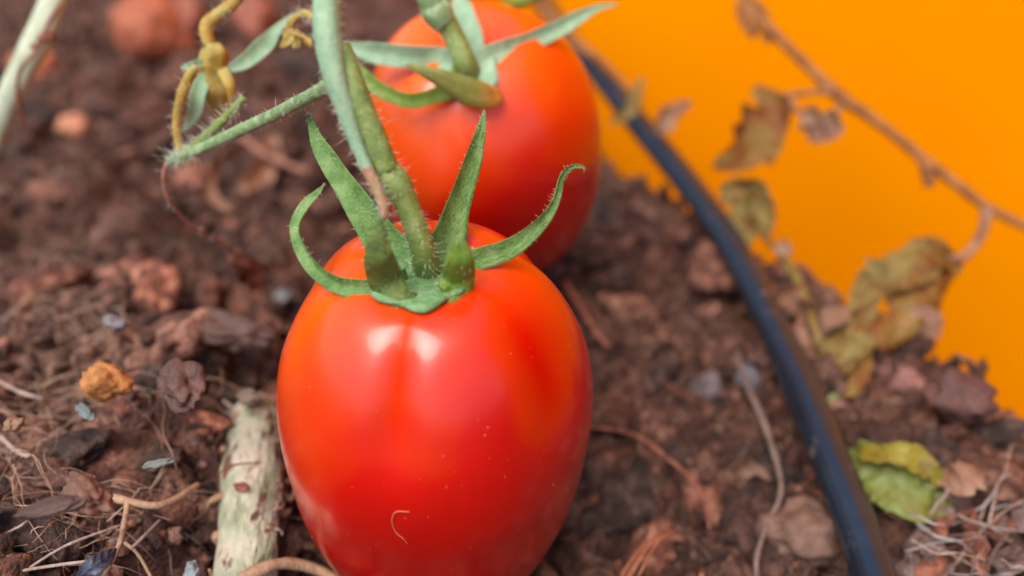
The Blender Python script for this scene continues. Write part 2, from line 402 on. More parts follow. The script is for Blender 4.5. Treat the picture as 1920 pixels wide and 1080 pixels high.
g = .75+.5*cid; red = .5+.5*rnoise(X/3.5, Y/3.5, 61)
C = np.stack([g*(1+.15*red), g*(1-.05*red), g*(1-.12*red)], -1).reshape(-1, 3)
so = part('soil', Vs, F, M_soil, cols=C, kind='structure', origin=(0, 0, 0))



# clods and crumbs, real lumps joined as one uncountable mass
def ico(n):
    import bmesh
    bm = bmesh.new(); bmesh.ops.create_icosphere(bm, subdivisions=n, radius=1)
    V = np.array([v.co[:] for v in bm.verts]); F = np.array([[v.index for v in f.verts] for f in bm.faces]); bm.free(); return V, F
def lump(n, amp, seed, stretch=(1, 1, 1), ang=0.0):
    V, F = ico(n); out = []
    for v in V:
        q = Vector(v)
        r = 1+amp*mn.noise(q*1.1+Vector((seed, 0, 0)))+amp*.55*mn.noise(q*2.6+Vector((0, seed, 0)))+amp*.3*mn.noise(q*6+Vector((0, 0, seed)))
        if ang: r = min(r, ang/max(.2, max(abs(q.x*.9+q.y*.3), abs(q.y*.8-q.z*.4), abs(q.z))))
        out.append(q*r)
    return np.array([o[:] for o in out])*np.array(stretch), F
def rotm(a, b, c):
    return np.array(Matrix.Rotation(a, 3, 'X') @ Matrix.Rotation(b, 3, 'Y') @ Matrix.Rotation(c, 3, 'Z'))
def scatter(name, variants, n, size, fld, sink=.15, weight=None, mat_=None, dim=None):
    Vl, Fl, Cl = [], [], []; off = 0; made = 0
    while made < n:
        # density follows what the lens can see: pick in a wedge
        yy = rng.uniform(5, 30)**1.0; 
        yy = 6+26*rng.random()**1.5; hw = .66*(yy*.79+7)+1; xx = rng.uniform(-hw, hw)
        s0 = float(edge_s(np.array([xx]), np.array([yy]))[0])
        if s0 > .4: continue
        if weight and rng.random() > weight(xx, yy): continue
        V, F = variants[rng.integers(len(variants))]; s = size[0]*(size[1]/size[0])**(rng.random()**1.7)
        st = np.array([1, rng.uniform(.55, 1), rng.uniform(.45, .9)])
        R = rotm(*rng.uniform(-.6, .6, 2), rng.uniform(0, 6.28))
        z = float(soil_h(np.array([xx]), np.array([yy]))[0])
        if (xx-FT.x)**2+(yy-FT.y)**2 < 4.6: made += 1; continue
        v = (V*st*s) @ R.T+np.array([xx, yy, z+s*sink])
        Vl.append(v); Fl.append(F+off); off += len(v)
        gg = rng.uniform(.4, 1.6) if rng.random() < .93 else rng.uniform(1.6, 3.2)
        rr = rng.uniform(-.1, .28); c = np.array([gg*(1+rr), gg, gg*(1-rr*.6)]); Cl.append(np.tile(c, (len(v), 1))); made += 1
    return part(name, np.vstack(Vl), np.vstack(Fl), mat_ or M_clod, cols=np.vstack(Cl), kind='stuff', origin=(0, 0, 0))
big = [lump(3, .65, 3.1*k+1, (1, .8, .6)) for k in range(8)]
mid = [lump(2, .7, 5.7*k+2, (1, .75, .6)) for k in range(10)]
sml = [lump(1, .8, 2.3*k+3) for k in range(10)]
chip = [lump(2, .45, 4.3*k+9, (1.6, .55, .3)) for k in range(6)]
def tagst(o, l, c): o['label'] = l; o['category'] = c
tagst(scatter('soil_clods', big, 820, (.26, .95), None, .05), 'rough dark brown clods lying all over the soil', 'clods')
tagst(scatter('soil_lumps', mid, 1700, (.10, .26), None, .3), 'small brown lumps scattered over the soil', 'lumps')
tagst(scatter('bark_chips', chip, 650, (.10, .34), None, .3), 'flat brown chips of bark mixed into the soil', 'bark chips')
tagst(scatter('soil_grains', sml, 9000, (.03, .11), None, .5), 'fine brown crumbs covering the soil', 'crumbs')

# fibres: thin curling rootlets
def fibres(n, L, rad, area=None, tintr=(.5, 1.6), lift=.12):
    Vl = []; Fl = []; Cl = []
    for k in range(n):
        if area:
            a = area[rng.integers(len(area))]; g = G(rng.normal(a[0], a[2]), rng.normal(a[1], a[3]), .2); x, y = g.x, g.y
        else:
            y = 7+24*rng.random()**1.5; hw = .66*(y*.79+7); x = rng.uniform(-hw, hw)
        if float(edge_s(np.array([x]), np.array([y]))[0]) > 0: continue
        l = L[0]*(L[1]/L[0])**rng.random(); th = rng.uniform(0, 6.28); cv = rng.normal()*1.2/l; m = 9; P = []
        for i in range(m):
            P.append([x, y]); th += cv*l/m+rng.normal()*.25; x += math.cos(th)*l/m; y += math.sin(th)*l/m
        P = np.array(P); z = soil_h(P[:, 0], P[:, 1]); zz = np.full(m, z.max()*.4+z.mean()*.6)*.6+z*.4+rng.uniform(.02, lift)+np.abs(np.sin(np.linspace(0, 3.14, m)))*rng.uniform(0, lift*1.5)
        C_ = np.column_stack([P, zz]); r = rad*rng.uniform(.5, 1.3)
        v, f = tube(C_, np.linspace(r, r*.4, m), 4); Fl += [tuple(i+sum0 for i in q) for q, sum0 in ((q, fibres.o) for q in f)]
        Vl.append(v); fibres.o += len(v); c = rng.uniform(*tintr); Cl.append(np.tile([c, c*.97, c*.95], (len(v), 1)))
    return np.vstack(Vl), Fl, np.vstack(Cl)
fibres.o = 0; v, f, c = fibres(1100, (.5, 2.4), .006)
o = part('root_fibres', v, f, M_fibre, cols=c, kind='stuff', origin=(0, 0, 0)); tagst(o, 'thin brown root fibres tangled over the soil', 'fibres')
fibres.o = 0; v, f, c = fibres(260, (.6, 2.6), .0075, [(120, 980, 130, 70), (60, 820, 80, 60), (150, 640, 100, 60), (60, 560, 60, 60)], (1.2, 2.1), .25)
o = part('pale_fibres', v, f, M_fibre, cols=c, kind='stuff', origin=(0, 0, 0)); tagst(o, 'pale dry root fibres tangled on the soil in the lower left', 'fibres')

# ------------------------------------------------------------------ orange wall beyond the heap
e1 = G(1920, 800)
nrm = Vector((e2.y-e1.y, -(e2.x-e1.x), 0)).normalized(); 
if nrm.x < 0: nrm = -nrm
tan = Vector((-nrm.y, nrm.x, 0)); w0 = e1+nrm*8.5
a = w0-tan*26; b = w0+tan*75; th = nrm*4
NX, NZ = 40, 16; V = []; F = []
for dz, sft in ((0, Vector((0, 0, 0))), (1, th)):
    for p in (a, b): 
        for z in (-21, 34): V.append((p+sft+Vector((0, 0, z)))[:])
V = [Vector(v)-Vector((0, 0, Vector(v).z))+Vector((0, 0, Vector(v).z)) for v in V]
F = [(0, 2, 3, 1), (4, 5, 7, 6), (0, 1, 5, 4), (2, 6, 7, 3), (1, 3, 7, 5), (0, 4, 6, 2)]
me_w = part('wall', V, F, M_wall, origin=(a+b)/2)
for p in me_w.data.polygons: p.use_smooth = False
tag(me_w, 'plain bright orange painted wall behind the soil heap', 'wall')

# ------------------------------------------------------------------ tomatoes
def fruit_mesh(R, HL, grooves, tilt, seed, nu=448, nv=110, pinch=.12, HLB=None):
    V = []; F = []; SUT = []
    for i in range(1, nv):
        ph = math.pi*i/nv; cz = math.cos(ph); sr = math.sin(ph)
        r0 = R*abs(sr)**(.56 if cz > 0 else .62); z0 = (HL if cz > 0 else HLB or HL)*math.copysign(abs(cz)**(1.0 if cz > 0 else .92), cz)
        if cz < 0: r0 *= 1-pinch*abs(cz)**1.4
        else: r0 *= 1+.045*math.sin(math.pi*min(1, cz*1.15))-.02*cz
        z0 -= .34*math.exp(-(r0/.75)**2) if cz > 0 else 0
        for k in range(nu):
            th = 2*math.pi*k/nu; gsum = 0; suts = 0
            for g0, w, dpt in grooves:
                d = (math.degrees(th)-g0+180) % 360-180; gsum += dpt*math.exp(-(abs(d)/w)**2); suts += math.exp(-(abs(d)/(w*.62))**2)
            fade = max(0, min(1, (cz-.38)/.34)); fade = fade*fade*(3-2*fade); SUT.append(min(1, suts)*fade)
            r = r0*(1-gsum*fade*(1-.3*(cz > .95))+.012*math.sin(3*th+seed)+.008*math.sin(5*th+2*seed))
            z = z0
            V.append((r*math.cos(th), r*math.sin(th), z))
    n0 = len(V); V.append((0, 0, HL-.34)); V.append((0, 0, -(HLB or HL)))
    for i in range(nv-2):
        for k in range(nu):
            k2 = (k+1) % nu; F.append((i*nu+k, (i+1)*nu+k, (i+1)*nu+k2, i*nu+k2))
    for k in range(nu):
        k2 = (k+1) % nu; F.append((n0, k, k2)); q = (nv-2)*nu; F.append((n0+1, q+k2, q+k))
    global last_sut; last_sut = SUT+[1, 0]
    R3 = Matrix.Rotation(tilt[0], 3, 'X') @ Matrix.Rotation(tilt[1], 3, 'Y')
    return np.array([list(R3 @ Vector(v)) for v in V]), F
def star_disc(c, axis_, r, n, seed=0, thick=.05, lobe=.3):
    """green calyx centre: a slightly dished star"""
    ax = Vector(axis_).normalized(); u = ax.orthogonal().normalized(); w = ax.cross(u); V = []; F = []
    NR, NA = 8, 60
    for s in (1, -1):
        for i in range(NR+1):
            for k in range(NA):
                a = 2*math.pi*k/NA; rr = r*(1+lobe*math.cos(n*a+seed))*i/NR
                t = i/NR; h = .10*math.exp(-(t/.3)**2)+.10*t*t-.25*t**4*.4
                h += .02*mn.noise(Vector((rr*6*math.cos(a), rr*6*math.sin(a), seed)))
                V.append(Vector(c)+u*rr*math.cos(a)+w*rr*math.sin(a)+ax*(h+s*thick*.5*(1-t*.7)))
    m = (NR+1)*NA
    for i in range(NR):
        for k in range(NA):
            k2 = (k+1) % NA
            F.append((i*NA+k, (i+1)*NA+k, (i+1)*NA+k2, i*NA+k2)); F.append((m+i*NA+k, m+i*NA+k2, m+(i+1)*NA+k2, m+(i+1)*NA+k))
    for k in range(NA):
        k2 = (k+1) % NA; q = NR*NA; F.append((q+k, m+q+k, m+q+k2, q+k2))
    return np.array([v[:] for v in V]), F

# front tomato
from mathutils.bvhtree import BVHTree
t1 = thing('tomato', FT-Vector((0, 0, 3.3)), 'large ripe red plum tomato in front with curling green sepals, in sharp focus', 'tomato', 'ripe tomatoes on the vine')
V, F = fruit_mesh(2.24, 3.45, [(-100, 9, .07), (-35, 16, .035), (28, 13, .07), (95, 16, .05), (165, 15, .06), (-160, 14, .03)], (math.radians(2), math.radians(1.5)), .4, pinch=.17, HLB=3.3)
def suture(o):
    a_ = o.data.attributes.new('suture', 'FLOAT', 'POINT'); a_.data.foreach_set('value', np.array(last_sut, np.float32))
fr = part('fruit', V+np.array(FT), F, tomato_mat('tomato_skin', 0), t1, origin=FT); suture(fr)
bvh = BVHTree.FromPolygons([Vector(q) for q in (V+np.array(FT))], [tuple(q) for q in F])
def hitd(b, px, py):
    v = (CF+Vector((1, 0, 0))*((px-960)/FPX)+CU*((540-py)/FPX)).normalized(); h = b.ray_cast(Vector((0, 0, H)), v)[0]
    return dep(h) if h else None
print('DEPTH1', [(p, round(hitd(bvh, *p) or 0, 2)) for p in ((790, 450), (790, 465), (790,480), (790, 512), (790, 540), (760, 575), (830, 565), (700, 535), (870, 490), (735, 480), (840, 470), (950, 480), (640, 520))])
dt = hitd(bvh, 790, 516)
top1 = A(788, 522, dt-.15)
def drape(VF, b, off=.09):
    V_, F_ = VF; n_ = len(V_)//2; out = V_.copy()
    for q in range(n_):
        for w_, o_ in ((q, off), (q+n_, off-.06)):
            h, nn, _, _ = b.ray_cast(Vector(V_[w_])+Vector((0, -1, 1.6)), Vector((0, 1, -1.6)).normalized())
            if h: out[w_] = np.array(h)+np.array(nn)*o_
    return out, F_
cal = part('calyx', *drape(star_disc(top1, (-.02, -.62, 1), .63, 6, 1.0, thick=.06, lobe=.07), bvh), M_disc, t1)
def sepal(pts, m, parent, hairs=130, **k):
    pts = [((p[0], p[1], hitd(p[2][0], p[0], p[1])-p[2][1])+tuple(p[3:])) if isinstance(p[2], tuple) else p for p in pts]
    k.setdefault('thick', .024); k.setdefault('rib', .012); k.setdefault('nl', 30)
    v, f = pleaf(pts, **k); o = part('sepal', v, f, m, parent)
    if hairs: 
        hv, hf = surf_hairs(v, f, hairs); allh.append((hv, hf))
    return o
allh = []
d0 = 11.1
B1 = lambda o: (bvh, o)
sepal([(785, 505, B1(.14), 50, 0, .1), (742, 478, B1(.12), 80, 10, .25), (682, 395, 11.4, 64, 20, .35), (625, 310, 11.5, 46, 25, .4), (595, 260, 11.6, 27, 20, .5), (577, 212, 11.7, 5, 0, .3)], M_sepal, cal, crumple=.03)
sepal([(765, 528, B1(.14), 50, 0, .0), (700, 540, B1(.10), 44, 10, .35), (632, 530, 10.95, 38, 25, .5), (582, 492, 11.0, 32, 30, .6), (560, 435, 11.1, 32, 50, .6), (574, 388, 11.2, 27, 40, .5), (606, 348, 11.3, 4, 20, .2)], M_sepal, cal, crumple=.02)
sepal([(795, 556, B1(.08), 16, 0, .0), (778, 563, B1(.12), 34, 0, -.2), (752, 560, B1(.20), 52, 0, -.3), (725, 532, B1(.38), 70, 8, -.3), (712, 492, 10.35, 64, 5, -.3), (710, 448, 10.25, 40, 0, -.3), (716, 406, 10.2, 4, 0, -.2)], M_sepal_o, cal, crumple=.015)
sepal([(830, 556, B1(.08), 18, 0, 0), (842, 556, B1(.14), 56, 0, -.15), (855, 534, B1(.28), 72, 0, -.25), (861, 500, 10.5, 62, 0, -.3), (863, 470, 10.4, 42, 0, -.25), (863, 443, 10.35, 4, 0, -.2)], M_sepal_l, cal, crumple=.015)
sepal([(800, 505, B1(.14), 50, 0, 0), (830, 462, 11.45, 78, -20, .3), (852, 390, 11.6, 60, -30, .4), (882, 300, 11.8, 43, -35, .4), (902, 245, 11.9, 22, -20, .3), (911, 208, 11.9, 4, 0, .2)], M_sepal, cal, crumple=.03)
sepal([(810, 512, B1(.14), 46, 0, 0), (875, 492, B1(.10), 50, -10, .2), (950, 466, 11.15, 44, -15, .3), (1005, 428, 11.2, 33, -25, .4), (1038, 378, 11.3, 25, -45, .5), (1052, 330, 11.4, 18, -50, .4), (1074, 310, 11.4, 11, -20, .3), (1097, 314, 11.4, 3, 0, .2)], M_sepal, cal, crumple=.02)
(v, f), Sp = ptube([(801, 510, dt-.02, 66), (799, 498, dt-.14, 54), (794, 476, min(11.0, dt-.26), 48), (780, 430, 10.85, 46), (760, 378, 10.75, 46), (748, 358, 10.7, 52)], 26, 16, ridges=5, ridge=.05, lump=.04, lscale=5)
pd = part('pedicel', v, f, M_olive, t1)
(v2, f2), Sk = ptube([(754, 370, 10.74, 47), (746, 350, 10.69, 58), (733, 332, 10.66, 56), (722, 314, 10.62, 46)], 16, 16, lump=.07, lscale=6)
part('knuckle', v2, f2, M_olive, pd)
(v3, f3), Su = ptube([(727, 322, 10.63, 48), (702, 255, 10.5, 46), (675, 190, 10.4, 44), (655, 130, 10.35, 40), (640, 85, 10.35, 36)], 26, 14, ridges=4, ridge=.05, lump=.06, lscale=5)
part('pedicel_neck', v3, f3, M_olive, pd)
hs = [tube_hairs(Sp, 150), tube_hairs(Sk, 160), tube_hairs(Su, 130)]+allh
part('fine_hairs', *merge(hs), M_hair, t1, kind='stuff')

def on_fruit(px, py, c=FT, R=2.3, HL=3.45):
    e = Vector((0, 0, H)); v = (CF+Vector((1, 0, 0))*((px-960)/FPX)+CU*((540-py)/FPX)).normalized()
    t = 8.0
    from_bv = bvh.ray_cast(e, v); return from_bv[0]
bvh = BVHTree.FromPolygons([Vector(q) for q in (V+np.array(FT))], [tuple(q) for q in F])
pp = [on_fruit(x, y) for x, y in ((768, 960), (742, 960), (735, 978), (742, 998), (756, 1010), (766, 1022))]
pp = np.array([p+(Vector((0, 0, H))-p).normalized()*.012 for p in pp]); Sx = spline(pp, 18)
part('stuck_fibre', *tube(Sx, np.full(18, .007), 5), M_fibre, t1, cols=np.tile([1.6, .8, .5], (18*5+2, 1)), label='pale curved fibre stuck low on the fruit')

def specks(b, n, x0, x1, y0, y1, name, parent, r=(.004, .012)):
    Vl = []; Fl = []; o = 0; Vb, Fb = lump(1, .7, 5)
    for k in range(n):
        px, py = rng.uniform(x0, x1), rng.uniform(y0, y1)
        v = (CF+Vector((1, 0, 0))*((px-960)/FPX)+CU*((540-py)/FPX)).normalized(); h, nn, _, _ = b.ray_cast(Vector((0, 0, H)), v)
        if not h: continue
        s_ = r[0]*(r[1]/r[0])**(rng.random()**2); Vl.append((Vb*s_*np.array([1, rng.uniform(.5, 1), .6])) @ rotm(*rng.uniform(0, 3, 3)).T+np.array(h)+np.array(nn)*s_*.2); Fl.append(Fb+o); o += len(Vb)
    V_ = np.vstack(Vl); c = np.tile([1.5, 1.3, 1.1], (len(V_), 1)); return part(name, V_, np.vstack(Fl), M_fibre, parent, cols=c, kind='stuff')
specks(bvh, 110, 530, 1100, 560, 1080, 'dust_specks', t1)
# rear tomato
RT = A(910, 288, 17.5)
t2 = thing('tomato', RT-Vector((0, 0, 3.2)), 'ripe red plum tomato hanging behind the front one, slightly out of focus', 'tomato', 'ripe tomatoes on the vine')
V2, F2 = fruit_mesh(2.24, 2.85, [(-104, 10, .06), (-70, 12, .02), (-20, 16, .03), (50, 13, .05), (120, 16, .05), (180, 15, .06)], (math.radians(13), math.radians(-7)), 1.9)
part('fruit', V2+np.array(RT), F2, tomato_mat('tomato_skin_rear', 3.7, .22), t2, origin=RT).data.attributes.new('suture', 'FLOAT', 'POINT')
bvh2 = BVHTree.FromPolygons([Vector(q) for q in (V2+np.array(RT))], [tuple(q) for q in F2])
print('DEPTH2', [(p, round(hitd(bvh2, *p) or 0, 2)) for p in ((880, 40), (880, 60), (880, 90), (880, 110), (880, 130), (880, 160), (925, 185), (830, 175), (760, 190), (720, 105), (800, 105), (940, 95), (1000, 75))])
d2 = hitd(bvh2, 878, 128); top2 = A(878, 128, d2-.14)
cal2 = part('calyx', *drape(star_disc(top2, (-.05, -.55, 1), .50, 5, .6, thick=.07, lobe=.08), bvh2), M_stem_pale, t2); allh = []
sepal([(880, 128, (bvh2, .2), 60, 0, 0), (820, 108, (bvh2, .14), 46, 0, .2), (750, 106, 14.8, 46, 0, .3), (690, 98, 14.8, 38, 0, .4), (640, 84, 14.9, 8, 0, .2)], M_stem_pale, cal2, crumple=.03)
sepal([(870, 145, (bvh2, .2), 60, 0, 0), (825, 176, (bvh2, .2), 34, 0, .2), (770, 188, 14.4, 30, 0, .3), (715, 172, 14.4, 32, 0, .4), (680, 140, 14.5, 24, 0, .4), (664, 118, 14.6, 5, 0, .2)], M_sepal_l, cal2, crumple=.03)
k_ = 30
ds = sepal([(938, 172, (bvh2, .12), 34, 0, -.1), (922, 180, (bvh2, .3), 48, 0, -.15), (890, 176, 14.25, 54, 5, -.2), (850, 160, 14.1, 46, 10, -.3), (805, 140, 14.0, 28, 10, -.3), (762, 119, 14.0, 4, 0, -.2)], M_sepal_dry, cal2, crumple=.03)
ds['label'] = 'olive sepal drying to orange at its fold'
at_ = ds.data.attributes.new('tint', 'FLOAT_COLOR', 'POINT'); nv_ = len(ds.data.vertices); cc = np.ones((nv_, 4), np.float32)
for q in range(nv_):
    t = ((q % (nv_//2))//9)/29; a_ = max(0, min(1, (t-.1)/.35)); cc[q, :3] = np.array([1.5, .72, .30])*(1-a_)+np.array([.62, .84, .75])*a_
at_.data.foreach_set('color', cc.ravel())
sepal([(885, 125, (bvh2, .2), 60, 0, 0), (940, 98, (bvh2, .12), 44, 0, .3), (1010, 72, 15.3, 38, 0, .4), (1075, 38, 15.5, 30, 0, .4), (1120, 14, 15.6, 14, 0, .3), (1158, 10, 15.6, 3, 0, .2)], M_stem_pale, cal2, crumple=.03)
sepal([(882, 120, (bvh2, .2), 50, 0, 0), (880, 70, (bvh2, .12), 52, 0, .3), (868, 20, 15.8, 42, 0, .3), (858, -25, 16, 8, 0, .2)], M_stem_pale, cal2, crumple=.03)
(v, f), Sp = ptube([(874, 136, d2-.15, 56), (868, 112, d2-.35, 42), (852, 72, 14.6, 40), (832, 38, 14.5, 44)], 20, 14, ridges=5, ridge=.05)
pd2 = part('pedicel', v, f, M_olive, t2)
(v2, f2), Sk = ptube([(838, 46, 14.5, 44), (822, 26, 14.45, 60), (812, 8, 14.4, 56), (806, -8, 14.3, 46), (800, -60, 14.2, 44)], 18, 14, lump=.15, lscale=4)
part('knuckle', v2, f2, M_stem, pd2)
part('fine_hairs', *merge([tube_hairs(Sp, 90), tube_hairs(Sk, 120)]+allh), M_hair, t2, kind='stuff')

# ------------------------------------------------------------------ vine
vine = thing('tomato_vine', A(610, -60, 10.4), 'pale green hairy vine stalk running down to the front tomato', 'vine'); H3 = []
(v, f), S = ptube([(612, -70, 10.2, 56), (612, 0, 10.2, 52), (616, 70, 10.2, 50), (628, 140, 10.25, 46), (648, 205, 10.35, 36), (668, 265, 10.45, 28), (690, 320, 10.5, 24)], 44, 18, ridges=3, ridge=.05, lump=.10, lscale=3)
ms = part('main_stalk', v, f, M_stem_pale, vine); H3.append(tube_hairs(S, 170))
(v, f), S = ptube([(688, 315, 10.5, 25), (705, 350, 10.45, 23), (718, 385, 10.35, 20), (720, 412, 10.3, 9)], 18, 12, lump=.12, lscale=5)
part('stalk_tip', v, f, mat('stalk_tip_brown', [srgb(124, 112, 70), srgb(146, 108, 80), srgb(158, 104, 88)], 4, .6, .6, 26, sss=.2, sssr=(1, .4, .3), sscale=.001), ms, label='reddish brown dried tip of the stalk'); H3.append(tube_hairs(S, 120))
(v, f), S = ptube([(625, 155, 10.4, 30), (585, 178, 11.0, 26), (520, 212, 12.0, 24), (450, 245, 12.8, 23), (395, 270, 13.3, 20), (350, 290, 13.6, 18), (318, 302, 13.8, 17)], 40, 12, ridges=3, ridge=.05, lump=.1, lscale=3)
sb = part('side_branch', v, f, M_stem, vine); H3.append(tube_hairs(S[:-10], 40, (.03, .07))); H3.append(tube_hairs(S[-10:], 420, (.06, .2)))
(v, f), S = ptube([(330, 298, 13.75, 18), (372, 270, 13.5, 20), (412, 232, 13.3, 17), (450, 192, 13.1, 14), (457, 186, 13.1, 18)], 24, 10, lump=.3, lscale=4)
part('withered_stub', v, f, M_olive, sb); H3.append(tube_hairs(S, 170, (.06, .16)))
(v, f), S = ptube([(338, 285, 13.7, 14), (331, 245, 13.6, 16), (336, 195, 13.5, 19), (350, 155, 13.4, 20), (362, 132, 13.3, 20), (372, 128, 13.3, 10)], 24, 10, lump=.2, lscale=4)
part('withered_stub', v, f, M_yellow, sb); H3.append(tube_hairs(S, 100, (.05, .12)))
(v, f), S = ptube([(322, 300, 13.8, 15), (308, 325, 13.9, 9), (312, 365, 14.1, 7), (335, 400, 14.5, 6), (368, 432, 15.0, 8), (405, 448, 15.6, 7), (425, 462, 16, 9), (445, 485, 16.5, 10)], 44, 8, lump=.4, lscale=5)
th_ = part('dried_thread', v, f, M_thread, sb); H3.append(tube_hairs(S, 20, (.04, .1)))
for k, pts in enumerate([[(435, 478, 16.4, 20, 0, .3), (462, 500, 16.8, 40, 30, .5), (478, 528, 17.1, 34, 40, .5), (480, 555, 17.3, 6, 20, .3)],
                         [(440, 480, 16.4, 18, 0, .3), (478, 492, 16.8, 32, -30, .5), (510, 505, 17.1, 22, -40, .5), (526, 518, 17.2, 4, 0, .3)],
                         [(436, 482, 16.4, 16, 0, .3), (450, 505, 16.8, 24, 20, .6), (462, 530, 17.2, 18, 60, .5), (466, 545, 17.2, 4, 0, .3)]]):
    part('withered_petal', *pleaf(pts, crumple=.14, cs=2.5, seed=k*3.1, nl=20), M_husk, th_)
part('fine_hairs', *merge(H3), M_hair, vine, kind='stuff')

# spent flower on its own yellow stalk, upper left
fl = thing('spent_flower', A(450, -40, 13.6), 'spent yellow flower with drying cup hanging at the upper left', 'flower'); H4 = []
(v, f), S = ptube([(470, -40, 13.6, 22), (440, 5, 13.7, 22), (405, 30, 13.8, 24), (388, 48, 13.8, 26), (390, 75, 13.8, 24), (404, 102, 13.9, 24)], 30, 12, lump=.15, lscale=4)
part('stalk', v, f, M_yellow, fl); H4.append(tube_hairs(S, 70, (.05, .14)))
(v, f), S = ptube([(403, 84, 13.9, 28), (403, 96, 13.9, 44), (402, 112, 14.0, 52), (402, 135, 14.1, 54), (404, 165, 14.2, 60), (408, 188, 14.3, 44), (412, 208, 14.4, 22), (414, 222, 14.4, 6)], 34, 20, ridges=5, ridge=.14, lump=.22, lscale=4)
cup = part('flower_cup', v, f, M_yellow, fl)
for pts, m in (([(430, 128, 14.0, 20, 0, .2), (462, 112, 14.1, 36, 0, .4), (500, 82, 14.3, 34, 20, .4), (528, 50, 14.5, 22, 40, .4), (552, 22, 14.7, 5, 0, .2)], M_stem_pale),
               ([(385, 140, 13.95, 20, 0, .2), (372, 175, 13.9, 32, 0, .4), (360, 208, 13.9, 30, 20, .4), (345, 245, 14.0, 5, 0, .2)], M_stem_pale),
               ([(382, 118, 13.9, 16, 0, .2), (362, 122, 13.8, 20, 0, .4), (340, 126, 13.8, 6, 0, .2)], M_stem_pale),
               ([(420, 130, 13.9, 20, 0, .2), (432, 160, 13.8, 26, 20, -.4), (430, 200, 13.9, 6, 0, -.2)], M_yellow)):
    part('sepal', *pleaf(pts, crumple=.05, seed=len(pts)), m, fl)
part('fine_hairs', *merge(H4), M_hair, fl, kind='stuff')
fl2 = thing('spent_flower', A(560, 60, 13.8), 'tiny shrivelled yellow flower beside the pale stalk at the top', 'flower')
(v, f), S = ptube([(600, 40, 13.4, 14), (570, 25, 13.7, 14), (545, 45, 13.9, 18), (536, 72, 14, 12)], 20, 8, lump=.3, lscale=4); part('stalk', v, f, M_yellow, fl2)
hb = [tube_hairs(S, 90, (.08, .2))]
for k in range(4):
    part('withered_petal', *pleaf([(548, 58, 13.9, 10, 0, .2), (540+k*14, 74+(k % 2)*8, 13.8, 20, k*40, .5), (528+k*20, 90-(k % 3)*14, 13.8, 5, 0, .2)], crumple=.08, seed=k*1.7, nl=14, nw=7), M_yellow if k != 2 else M_dryleaf_p, fl2)
part('fine_hairs', *merge(hb), M_hair, fl2, kind='stuff')

# thin green branch over the rear tomato
(v, f), S = ptube([(890, 22, 17.5, 16), (940, 12, 17.6, 18), (985, 2, 17.7, 20), (1060, -40, 17.8, 20)], 16, 8, lump=.1)
tag(part('vine_branch', v, f, M_sepal_l), 'thin yellow-green branch crossing just above the rear tomato', 'branch')

# pale stalk at the far left, with a dried tendril on it
st = thing('plant_stalk', G(-20, 260), 'thick whitish green stalk leaning in at the top left corner', 'stalk')
(v, f), S = ptube([(130, -90, 17.0, 46), (100, 0, 17.0, 48), (70, 75, 17.0, 50), (32, 150, 17.1, 46), (5, 210, 17.3, 42), (-20, 280, 17.5, 38)], 34, 16, ridges=4, ridge=.05, lump=.08, lscale=2)
part('stem', v, f, mat('stalk_whitish', [srgb(150, 160, 125), srgb(180, 188, 160), srgb(205, 208, 188)], 2, .6, .4, 14), st)
(v, f), S = ptube([(112, 8, 16.6, 7), (88, 50, 16.5, 7), (70, 92, 16.4, 8), (40, 128, 16.4, 7), (32, 170, 16.6, 7), (40, 215, 16.9, 7), (48, 250, 17.2, 6)], 34, 6, lump=.3, lscale=4)
part('dried_tendril', v, f, M_husk, st)
for k, (x, y) in enumerate(((88, 66), (78, 74), (96, 70), (62, 86))):
    V_, F_ = lump(2, .7, k*2.2+1); part('dirt_crumb', V_*.1*(1-.15*k)+np.array(A(x, y, 16.4)), F_, M_husk, st)

# ------------------------------------------------------------------ cut stem stub with rootlets
def ground_hit(px, py): return G(px, py, .25)
stub = thing('stem_stub', G(460, 1060, .3), 'thick pale green cut stem stub with broken rootlets left of the front tomato', 'stem stub')
P = [(456, 1180, .55, 122), (460, 1080, .65, 116), (464, 1000, .75, 112), (468, 930, .8, 112), (474, 860, .8, 106), (480, 812, .6, 98), (481, 782, .42, 84), (482, 764, .2, 62)]
(v, f), S = gtube(P, 70, 40, ridges=5, ridge=.025, lump=.10, lscale=2.2)
body = part('stem', v, f, M_wood, stub)
Tt, Nn, Bb = frames(S[:, :3])
hv = []
def side_pt(px, py, h): return np.array(G(px, py, h))
k = 0
def rootlet(pts, name='rootlet', m=M_root):
    (v, f), S_ = gtube(pts, 16, 7, lump=.35, lscale=5, seed=len(hv)); hv.append(0); return part(name, v, f, m, stub)
rootlet([(530, 905, .8, 14), (548, 900, .85, 10), (560, 890, .9, 5)]); rootlet([(528, 925, .8, 12), (545, 935, .8, 10), (552, 922, .95, 6), (556, 912, 1.0, 3)])
rootlet([(520, 960, .8, 16), (536, 962, .85, 14), (545, 955, .9, 5)]); rootlet([(418, 930, .8, 16), (402, 935, .8, 12), (392, 944, .7, 8), (388, 952, .6, 4)])
rootlet([(420, 1000, .6, 18), (405, 1006, .6, 16), (408, 1020, .5, 10)]); rootlet([(422, 840, .7, 12), (414, 848, .6, 12), (416, 862, .6, 5)])
rootlet([(526, 880, .8, 14), (538, 872, .8, 8), (545, 880, .9, 4)]); rootlet([(470, 768, .4, 12), (468, 752, .5, 8), (466, 742, .55, 4)], m=M_rootw)
rootlet([(455, 775, .4, 12), (432, 762, .4, 8), (418, 750, .35, 5)], m=M_rootw); rootlet([(410, 1085, .5, 16), (398, 1076, .5, 12), (392, 1068, .6, 5)])
